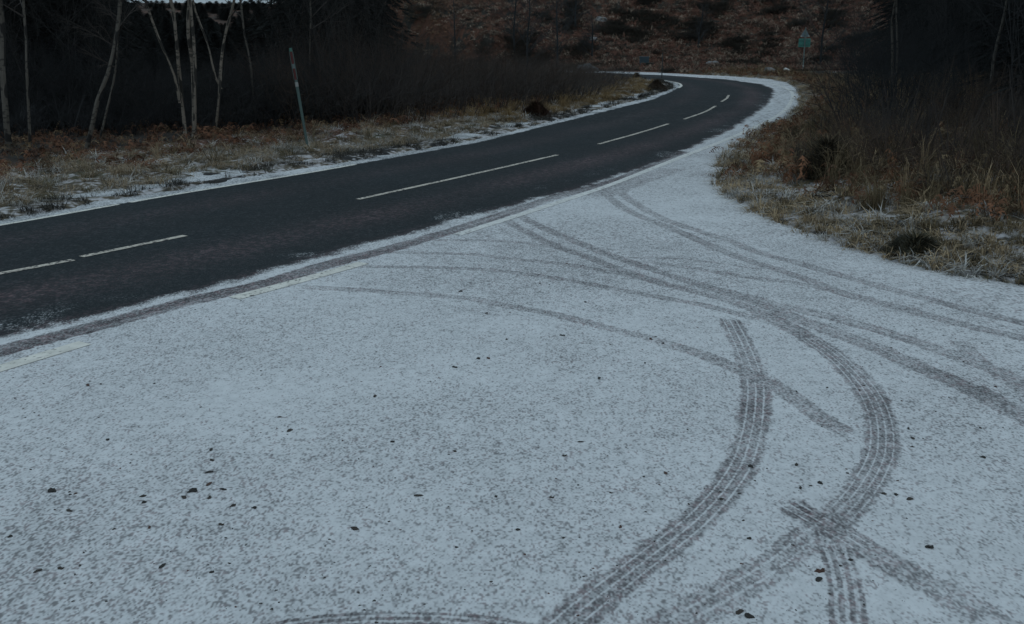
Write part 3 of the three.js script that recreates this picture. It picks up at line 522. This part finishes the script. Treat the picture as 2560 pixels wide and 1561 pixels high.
// bare shrubs
const SH = [shrubGeo(61, 1.9, 2.0, 26), shrubGeo(62, 1.9, 2.2, 26), shrubGeo(63, 1.7, 2.3, 24)], SMALL = [shrubGeo(71, 0.9, 1.1, 20), shrubGeo(72, 0.9, 1.2, 20)];
function shrub(name, geo, m, x, d, s, sy, ry, label, group, cat = 'shrub') {
  const o = new THREE.Group(); o.position.set(x, height(x, d) - 0.03, -d); o.rotation.y = ry; o.scale.set(s, sy, s); part('twigs', geo, m, o);
  const b = new GB(), R = rng(Math.round(x * 100 + d * 7)); for (let i = 0; i < 5; i++) { const a = R() * 6.28, r = 0.1 * R(); twig(b, [Math.cos(a) * r, -0.1, Math.sin(a) * r], [Math.cos(a) * 0.35, 0.7 + 0.5 * R(), Math.sin(a) * 0.35], 0.02); } part('stem', b.build(), m, o);
  top(o, name); return tag(o, label, cat, group);
}
{
  const R = rng(91);
  // thicket on the inside of the bend, lower towards the road
  const TL = [[-4.45, 24.4], [-2.6, 26.6], [-0.4, 30.5], [1.2, 34.2], [2.68, 38.2], [4.2, 46], [5.2, 53]];
  for (let i = 0; i < 72; i++) {
    const row = i % 4, u = (Math.floor(i / 4) + R() * 0.9) / 18 * 5.999, k = Math.floor(u), bx = mix(TL[k][0], TL[k + 1][0], u - k), bd = mix(TL[k][1], TL[k + 1][1], u - k), x = bx - row * 1.0 + 0.15 - 0.4 * R(), d = bd + row * 0.9 + 0.6 * R();
    if (outside(x, d) < 1.5) continue;
    const hh = mix(1.30, 0.66, sstep(-1.5, 4.8, bx)) * (0.85 + 0.3 * R()) * (row ? 1 : 0.8);
    shrub('bare_shrub', SH[i % 3], row > 1 ? twigMat : i % 2 ? brownTwig : twigMat, x, d, 0.95 + 0.3 * R(), hh, R() * 6.28, 'leafless brown shrub in the dense thicket inside the bend', 'thicket inside the bend');
  }
  // gloomy undergrowth at the foot of the spruces behind the birches
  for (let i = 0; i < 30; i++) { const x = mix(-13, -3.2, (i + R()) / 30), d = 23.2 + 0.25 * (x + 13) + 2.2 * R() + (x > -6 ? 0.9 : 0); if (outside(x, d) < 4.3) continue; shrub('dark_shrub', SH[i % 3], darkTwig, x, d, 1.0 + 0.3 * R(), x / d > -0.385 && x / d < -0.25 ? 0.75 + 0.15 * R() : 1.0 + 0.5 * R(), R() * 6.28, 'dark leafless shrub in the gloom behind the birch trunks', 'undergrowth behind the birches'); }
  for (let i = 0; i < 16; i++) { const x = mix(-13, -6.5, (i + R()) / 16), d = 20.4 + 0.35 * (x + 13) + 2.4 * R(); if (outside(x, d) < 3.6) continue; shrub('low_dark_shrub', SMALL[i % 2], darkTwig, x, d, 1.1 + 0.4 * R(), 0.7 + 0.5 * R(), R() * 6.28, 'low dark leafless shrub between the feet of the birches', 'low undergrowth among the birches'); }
  // right bank
  const RB = [[4.9, 15.4, 0.62, 0.72, 0], [5.6, 14.2, 0.9, 0.9, 1], [6.3, 14.8, 1.0, 1.2, 0], [5.9, 12.9, 0.8, 0.8, 1], [6.7, 13.2, 1.0, 1.1, 1], [7.4, 13.8, 1.1, 1.3, 0], [6.4, 11.6, 0.9, 0.8, 1], [7.1, 11.9, 1.0, 1.0, 0], [7.7, 12.4, 1.1, 1.2, 1], [6.9, 10.4, 0.8, 0.7, 0], [7.6, 10.6, 0.9, 0.9, 1], [8.3, 14.8, 1.2, 1.5, 0], [5.9, 16.6, 0.9, 1.0, 1], [6.8, 17, 1.1, 1.2, 0], [7.4, 19, 1.2, 1.4, 0], [8.2, 21.5, 1.2, 1.5, 0], [9.4, 23.5, 1.3, 1.7, 0], [8.0, 16.6, 1.2, 1.5, 1], [9.0, 18, 1.2, 1.6, 0], [10.2, 26, 1.3, 1.7, 0], [12, 31, 1.4, 2.0, 0], [14.5, 37, 1.5, 2.0, 0], [16.8, 43, 1.6, 2.1, 0], [18.6, 49, 1.6, 2.0, 0], [20.5, 55, 1.6, 2.0, 0], [22.2, 60, 1.7, 2.0, 0], [8.4, 11.4, 1.0, 1.1, 0], [8.6, 13, 1.1, 1.3, 0]];
  for (let i = 0; i < 14; i++) { const d = 9.6 + 10 * R(), x = 0; let X = 3; while (outside(X, d) < 1.7 + 0.5 * R()) X += 0.2; RB.push([X + 3.2 * R(), d, 0.6 + 0.5 * R(), 0.5 + 0.55 * R(), R() < 0.6 ? 1 : 0]); }
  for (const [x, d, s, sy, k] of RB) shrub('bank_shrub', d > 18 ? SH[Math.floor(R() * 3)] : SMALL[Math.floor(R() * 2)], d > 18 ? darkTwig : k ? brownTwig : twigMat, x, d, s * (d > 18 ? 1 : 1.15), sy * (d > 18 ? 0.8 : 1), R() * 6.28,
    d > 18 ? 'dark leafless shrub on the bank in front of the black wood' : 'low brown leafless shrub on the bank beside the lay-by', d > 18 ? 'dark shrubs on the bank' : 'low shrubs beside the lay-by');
}
// bare trees at the foot of the hill
function hillTree(label, x, d, H, m, seed, reach) {
  const g = new THREE.Group(), gy = height(x, d), R = rng(seed); g.position.set(x, gy, -d); const st = [[0, -0.2, 0], [0.1 * (R() - 0.5), H * 0.3, 0], [0.3 * (R() - 0.5), H * 0.65, 0.2], [0.5 * (R() - 0.5), H, 0.1]];
  part('trunk', tube(st, 0.09, 0.02, 6), m, g); part('crown', crownGeo(seed, st, 0.12, reach, 44, 0.02), m, g); top(g, 'bare_tree'); return tag(g, label, 'tree', 'bare trees at the foot of the hill');
}
hillTree('narrow dark bare tree on the hill above the brown thicket', -4.4, 77, 5.5, greyTwig, 201, 1.5);
hillTree('broad dark bare tree on the hill, closest to the narrow dark one', 1.2, 76, 7, greyTwig, 202, 2.6);
hillTree('second dark bare tree in the clump below the pale boulder', 3.4, 75, 6, greyTwig, 203, 2.4);
hillTree('third dark bare tree of the clump, uphill of the brown thicket', 0.2, 79, 6.5, greyTwig, 207, 2.4);
hillTree('dark bare tree uphill of the pale boulders', 5.2, 82, 5, greyTwig, 208, 1.8);
hillTree('small dark bare tree between the clump and the bend', 6.2, 77, 3.4, greyTwig, 204, 1.3);
hillTree('tall grey bare tree beside the warning sign', 21.8, 70, 8, greyTwig, 205, 2.6);
hillTree('lone slight bare tree on the slope above the bend', 14.6, 78, 3.2, greyTwig, 206, 1.0);

// ---------------------------------------------------------------- mounds, rocks, clods
function lump(seed, sx, sy, sz, detail = 2, rough = 0.35) {
  const g = new THREE.IcosahedronGeometry(1, detail), p = g.attributes.position;
  for (let i = 0; i < p.count; i++) { const x = p.getX(i), y = p.getY(i), z = p.getZ(i), k = 1 + rough * (noise(x * 1.7 + seed * 9.1 + 50, z * 1.7 + y * 2.3 + 50) - 0.5) * 2 + rough * 0.4 * (noise(x * 5 + seed + 50, z * 5 - y * 4 + 50) - 0.5); p.setXYZ(i, x * k * sx, y * k * sy, z * k * sz); }
  g.computeVertexNormals(); return g;
}
function tussock(label, x, d, w, h, c, n, seed, pointy = 0.2) {
  const g = new THREE.Group(); g.position.set(x, height(x, d), -d); const R = rng(seed), m = mat(...c, 1, { side: THREE.DoubleSide });
  const core = lump(seed * 1.7, w * 0.40, h * 0.80, w * 0.36, 3, 0.28), p = core.attributes.position; for (let i = 0; i < p.count; i++) { const y = Math.max(-0.05, p.getY(i)), k = 1 - pointy * clamp(y / h); p.setXYZ(i, p.getX(i) * k, y, p.getZ(i) * k); } core.computeVertexNormals(); part('mound', core, mat(c[0] * 0.7, c[1] * 0.7, c[2] * 0.7, 1), g);
  const b = new GB(), dry = new GB(); for (let i = 0; i < n * 2; i++) { const a = R() * 6.283, t = Math.pow(R(), 1.3), r0 = w * 0.38 * Math.sqrt(1 - t * t) * (1 - pointy * t), y0 = h * 0.82 * t, l = h * (0.3 + 0.6 * R()), a2 = a + (R() - 0.5) * 1.4, ca = Math.cos(a), sa = Math.sin(a), q = [ca * r0 + Math.cos(a2) * l * 0.6, Math.max(0.01, y0 + l * (0.45 - 0.95 * R() * (1.1 - t))), sa * r0 + Math.sin(a2) * l * 0.6], wd = 0.004 + 0.004 * R(); (i % 5 ? b : dry).tri([ca * r0 - sa * wd, y0 - 0.02, sa * r0 + ca * wd], [ca * r0 + sa * wd, y0 - 0.02, sa * r0 - ca * wd], q); }
  part('dry_blades', dry.build(), mat(0.15, 0.115, 0.065, 1, { side: THREE.DoubleSide }), g);
  part('blades', b.build(), m, g); top(g, 'tussock'); return tag(g, label, 'tussock', 'dark grass tussocks');
}
tussock('dark brown conical tussock at the tip of the verge inside the bend', 6.5, 44.3, 1.25, 0.48, [0.045, 0.03, 0.018], 900, 1, 0.7);
tussock('small dark conical tussock farthest along the bend, before the white road edge', 7.4, 58.6, 0.8, 0.42, [0.045, 0.03, 0.018], 700, 2, 0.7);
tussock('dark red-brown tussock where the thicket comes closest to the road', 0.7, 28.5, 1.05, 0.5, [0.055, 0.025, 0.015], 1500, 3, 0.5);
tussock('rounded blackish-green tussock overhanging the edge of the snowy lay-by', 4.22, 9.85, 0.70, 0.22, [0.034, 0.032, 0.017], 900, 4);
tussock('upright dark bushy tussock on the corner between road and lay-by', 4.7, 14.4, 0.75, 0.62, [0.036, 0.028, 0.016], 900, 5);

const stone = mat(0.20, 0.20, 0.20, 0.95), darkStone = mat(0.10, 0.105, 0.11, 0.95);
function rock(label, x, d, s, m, seed, up = 0) { const o = new THREE.Mesh(lump(seed, s, s * 0.6, s * 0.8, 2), m); o.position.set(x, height(x, d) + s * 0.2 + up, -d); o.rotation.y = seed; top(o, 'boulder'); return tag(o, label, 'boulder', 'boulders on the hillside'); }
rock('long pale boulder highest on the bracken hillside', 7.4, 83.2, 0.5, stone, 3);
rock('pale boulder just below the highest long one on the hillside', 6.5, 80.2, 0.42, stone, 5);
rock('pale boulder low on the slope above the bend', 14.9, 73.5, 0.5, stone, 7);
rock('grey boulder at the roadside on the outside of the bend', 16.6, 63.5, 0.42, stone, 9);
rock('small white stone on the grass near the warning sign', 17.9, 64.5, 0.24, mat(0.62, 0.62, 0.6, 0.9), 11, 0.1);
rock('large dark boulder beside the road end of the thicket', 5.5, 71.5, 0.85, darkStone, 13);

{ // clods, dead leaves and grit on the snow: [x, distance, size]
  const P = [[-1.68, 4.94, .039], [-1.63, 4.8, .029], [-1.6, 4.65, .051], [-1.56, 4.51, .05], [-1.62, 4.43, .071], [-1.64, 4.36, .044], [-1.47, 4.45, .04], [-1.37, 4.27, .035], [-1.26, 4.25, .026], [-1.37, 4.08, .029], [-1.7, 4.05, .025], [-1.86, 4.04, .021], [-1.52, 3.71, .042], [-1.95, 3.69, .03], [-1.29, 3.66, .026], [-2.15, 4.22, .038], [-2.33, 4.43, .045], [-2.2, 4.4, .02], [-2.22, 4.39, .019], [-1.85, 4.37, .035], [-1.82, 4.31, .026], [-1.51, 4.36, .031], [-2.31, 5.08, .035], [-1.3, 5.21, .062], [-2.81, 5.98, .041], [-2.73, 6.0, .023], [-2.38, 6.01, .023], [-1.41, 5.42, .027], [-2.31, 3.97, .024], [-2.04, 3.67, .038], [-0.4, 6.34, .049], [-0.92, 6.35, .025], [0.59, 6.12, .042], [-0.88, 5.77, .034], [-0.68, 5.05, .035], [-0.32, 4.92, .029], [0.39, 5.05, .035], [0.29, 4.86, .027], [0.81, 4.64, .035], [-0.47, 4.38, .049], [-0.08, 4.37, .019], [0.2, 4.36, .025], [0.03, 4.03, .029], [-0.74, 4.04, .045], [-0.25, 3.87, .016], [0.51, 4.06, .025], [0.94, 6.43, .025], [0.64, 4.97, .014], [0.34, 4.5, .014], [0.5, 4.41, .018], [0.69, 4.6, .018], [2.33, 5.97, .024], [2.27, 5.89, .018], [2.3, 5.1, .039], [2.33, 5.24, .027], [2.25, 4.98, .026], [2.58, 4.84, .028], [2.76, 5.25, .024], [1.77, 4.64, .022], [1.78, 4.69, .015], [1.59, 4.52, .03], [1.53, 4.49, .018], [1.47, 4.46, .029], [1.87, 4.4, .032], [1.93, 4.39, .023], [1.98, 4.34, .04], [2.0, 4.55, .018], [1.04, 4.34, .029], [1.28, 4.72, .031], [1.53, 4.74, .031], [1.88, 3.87, .046], [1.1, 4.12, .02], [1.09, 3.95, .023], [1.33, 3.67, .044], [1.3, 3.6, .044], [0.91, 3.36, .041], [0.94, 3.33, .036], [2.07, 5.93, .021], [1.34, 5.81, .012], [1.25, 5.77, .015], [3.19, 5.95, .021], [1.03, 5.23, .016], [1.26, 4.55, .017], [0.87, 4.29, .02], [1.49, 3.76, .02], [1.27, 3.89, .015], [1.43, 3.71, .02], [0.56, 9.57, .029], [0.64, 8.07, .028], [1.24, 8.41, .017], [2.18, 9.92, .02], [2.35, 9.53, .016], [2.31, 9.03, .015], [2.43, 8.88, .015], [1.06, 6.99, .037], [1.11, 7.06, .025], [1.14, 6.89, .024], [1.55, 6.31, .017], [1.52, 6.45, .011], [-0.04, 6.99, .034], [-0.24, 6.53, .032], [-0.17, 6.54, .05], [0.39, 7.09, .045], [0.26, 8.73, .03], [0.35, 8.7, .015], [1.74, 8.35, .017], [2.1, 7.95, .019], [0.14, 7.82, .019], [0.28, 7.75, .016], [-0.09, 7.96, .016], [1.85, 5.86, .021], [1.21, 6.5, .014], [-0.47, 8.44, .036], [-0.21, 7.72, .033]];
  const R = rng(8), mats = [mat(0.032, 0.030, 0.028, 0.9), mat(0.050, 0.042, 0.036, 0.9), mat(0.085, 0.045, 0.034, 0.9)], lumps = [1, 2, 3, 4].map(s => lump(s * 3.3, 0.55, 0.24, 0.34, 1, 0.75));
  const leafG = [1, 2, 3].map(s => { const b = new GB(), q = rng(s); const c = [0, 0.14, 0], rim = []; for (let k = 0; k < 9; k++) { const a = k / 9 * 6.283, r = (0.36 + 0.2 * q()) * (Math.abs(Math.cos(a)) * 0.5 + 0.5); rim.push([Math.cos(a) * r * 1.2, 0.02 + 0.28 * q() * Math.abs(Math.sin(a)), Math.sin(a) * r * 0.8]); } rim.forEach((p, k) => { const n = rim[(k + 1) % 9]; b.tri(c, n, p); b.tri([p[0], p[1] - 0.05, p[2]], [n[0], n[1] - 0.05, n[2]], [0, 0.08, 0]); b.tri(p, n, [n[0], n[1] - 0.05, n[2]]); b.tri(p, [n[0], n[1] - 0.05, n[2]], [p[0], p[1] - 0.05, p[2]]); }); return b.build(); });
  { // fine grit and crumbs of peat all over the lay-by
    const it = []; for (let i = 0; i < 2600; i++) { const d = 3 + 12 * R() ** 1.4, x = -d * 0.6 + d * 1.2 * R(); if (signed(ASPH, x, d) < 0.25 || outside(x, d) > -0.1) continue; if (noise(x * 0.9 + 3, d * 0.9) < 0.35) continue; const s = 0.004 + 0.010 * R() ** 3, k = 0.6 + 0.9 * R(); it.push([x, s * 0.1, d, s, s * 0.8, R() * 6.28, 0, 0, R() < 0.2 ? [0.10 * k, 0.055 * k, 0.045 * k] : [0.05 * k, 0.047 * k, 0.045 * k]]); }
    scatter('grit', 'fine dark grit and peat crumbs sprinkled over the snowy lay-by', 'grit', lumps, leafMat, it);
  }
  P.forEach(([x, d, s], i) => {
    const leaf = s > 0.034 && i % 3 !== 1, o = new THREE.Mesh(leaf ? leafG[i % 3] : lumps[i % 4], mats[i % 7 === 3 ? 2 : i % 2]);
    o.position.set(x, leaf ? 0.001 : s * 0.05, -d); o.rotation.y = R() * 6.28; o.scale.setScalar(Math.min(s, 0.045) * (leaf ? 1.0 : 0.85)); if (leaf) { o.scale.y *= 0.7; } top(o, leaf ? 'dead_leaf' : 'clod');
    tag(o, leaf ? 'curled dark dead leaf lying on the snowy lay-by' : 'small dark clod of grit on the snowy lay-by', leaf ? 'leaf' : 'clod', leaf ? 'dead leaves on the lay-by' : 'clods on the lay-by');
  });
}

// ---------------------------------------------------------------- marker pole, warning sign, post, bin
{
  const g = new THREE.Group(); g.position.set(-4.21, height(-4.21, 19.95), -19.95); const H = 2.06 - g.position.y * 1; g.rotation.z = 0.112; g.rotation.x = 0.02;
  const cyl = (y0, y1, r0, r1) => { const c = new THREE.CylinderGeometry(r1, r0, y1 - y0, 14, 1); c.translate(0, (y0 + y1) / 2, 0); return c; };
  const gn = mat(0.075, 0.12, 0.112, 0.6), red = mat(0.085, 0.014, 0.014, 0.55), wh = mat(0.30, 0.31, 0.30, 0.5);
  part('post', cyl(-0.2, H * 0.62, 0.025, 0.032), gn, g);
  part('white_band', cyl(H * 0.62, H * 0.665, 0.033, 0.033), wh, g);
  part('post_section', cyl(H * 0.665, H * 0.69, 0.030, 0.030), gn, g);
  part('red_band', cyl(H * 0.69, H * 0.80, 0.031, 0.031), red, g);
  part('grey_band', cyl(H * 0.80, H * 0.845, 0.033, 0.033), mat(0.12, 0.16, 0.16, 0.6), g);
  part('red_band', cyl(H * 0.845, H * 0.965, 0.031, 0.031), red, g);
  part('cap', cyl(H * 0.965, H, 0.034, 0.029), mat(0.055, 0.15, 0.125, 0.6), g);
  for (const s of [-1, 1]) { const strip = new THREE.BoxGeometry(0.012, H * 0.27, 0.03); strip.translate(s * 0.031, H * 0.828, 0); part('edge_strip', strip, gn, g); }
  top(g, 'marker_pole'); tag(g, 'leaning grey-green snow marker pole with red bands on the grass verge', 'marker pole');
}
{
  const x = 19.53, d = 66.4, g = new THREE.Group(); g.position.set(x, height(x, d), -d); const H = 3.0 - g.position.y; g.rotation.z = 0.01;
  const grey = mat(0.17, 0.23, 0.22, 0.6), back = mat(0.18, 0.25, 0.28, 0.55), teal = mat(0.07, 0.27, 0.235, 0.55), pale = mat(0.5, 0.5, 0.48, 0.6);
  const post = new THREE.CylinderGeometry(0.042, 0.042, H + 0.3, 14); post.translate(0, H / 2 - 0.15, 0); part('post', post, grey, g);
  const base = new THREE.CylinderGeometry(0.075, 0.085, 0.24, 14); base.translate(0, 0.10, 0); part('white_sleeve', base, pale, g);
  const ring = new THREE.CylinderGeometry(0.052, 0.052, 0.12, 14); ring.translate(0, 0.34, 0); part('white_band', ring, pale, g);
  const sh = new THREE.Shape(); const w = 0.32, h = 0.52, rr = 0.05; sh.moveTo(-w + rr, 0); sh.lineTo(w - rr, 0); sh.quadraticCurveTo(w + 0.01, 0, w - 0.025, rr); sh.lineTo(0.03, h - 0.04); sh.quadraticCurveTo(0, h, -0.03, h - 0.04); sh.lineTo(-w + 0.025, rr); sh.quadraticCurveTo(-w - 0.01, 0, -w + rr, 0);
  const tri = new THREE.ExtrudeGeometry(sh, { depth: 0.01, bevelEnabled: true, bevelSize: 0.004, bevelThickness: 0.004, bevelSegments: 1 }); tri.translate(0, H - 0.60, -0.07); const plate = part('triangular_plate', tri, back, g);
  for (const s of [-1, 1]) { const c = new THREE.BoxGeometry(0.10, 0.08, 0.02); c.translate(s * 0.245, H - 0.555, -0.045); part('corner_clip', c, pale, plate); }
  const rs = new THREE.Shape(); rs.moveTo(-0.39, 0); rs.lineTo(0.39, 0); rs.lineTo(0.39, 0.54); rs.lineTo(-0.39, 0.54); rs.lineTo(-0.39, 0);
  const rc = new THREE.ExtrudeGeometry(rs, { depth: 0.01, bevelEnabled: true, bevelSize: 0.006, bevelThickness: 0.004, bevelSegments: 1 }); rc.translate(0, H - 1.25, -0.07); const lower = part('rectangular_plate', rc, teal, g);
  for (const y of [H - 0.85, H - 1.12]) { const c = new THREE.BoxGeometry(0.72, 0.035, 0.025); c.translate(0, y, -0.042); part('mounting_rail', c, mat(0.075, 0.19, 0.165, 0.55), lower); }
  top(g, 'warning_sign'); tag(g, 'back of a triangular warning sign above a teal plate on a tall post', 'road sign');
}
{
  const g = new THREE.Group(); g.position.set(9.03, height(9.03, 59.5), -59.5); g.position.y = Math.max(0, g.position.y);
  const c = new THREE.CylinderGeometry(0.03, 0.03, 1.5, 10); c.translate(0, 0.72, 0); part('post', c, mat(0.05, 0.055, 0.055, 0.7), g);
  const k = new THREE.CylinderGeometry(0.045, 0.045, 0.14, 10); k.translate(0, 0.5, 0); part('collar', k, mat(0.03, 0.035, 0.035, 0.7), g);
  top(g, 'roadside_post'); tag(g, 'thin dark post at the inner road edge where the bend disappears', 'post');
}
{
  const x = 10.0, d = 74.2, g = new THREE.Group(); g.position.set(x, height(x, d) - 0.12, -d); g.rotation.y = -0.3;
  const body = new THREE.BoxGeometry(0.8, 0.45, 0.55, 2, 2, 2), p = body.attributes.position; for (let i = 0; i < p.count; i++) { const k = p.getY(i) < 0 ? 0.88 : 1; p.setXYZ(i, p.getX(i) * k + 0.15, p.getY(i) + 0.22, p.getZ(i) * k); } body.computeVertexNormals(); part('body', body, mat(0.018, 0.030, 0.026, 0.7), g);
  const lid = new THREE.BoxGeometry(0.72, 0.62, 0.05); lid.rotateX(0.25); lid.translate(-0.14, 0.62, -0.22); part('lid', lid, mat(0.075, 0.115, 0.14, 0.6), g);
  const rim = new THREE.BoxGeometry(0.84, 0.05, 0.6); rim.translate(0.15, 0.46, 0); part('rim', rim, mat(0.022, 0.036, 0.030, 0.7), g);
  top(g, 'grit_bin'); tag(g, 'small dark roadside bin with a raised blue-grey lid beyond the bend', 'bin');
}
renderer.render(scene, camera);
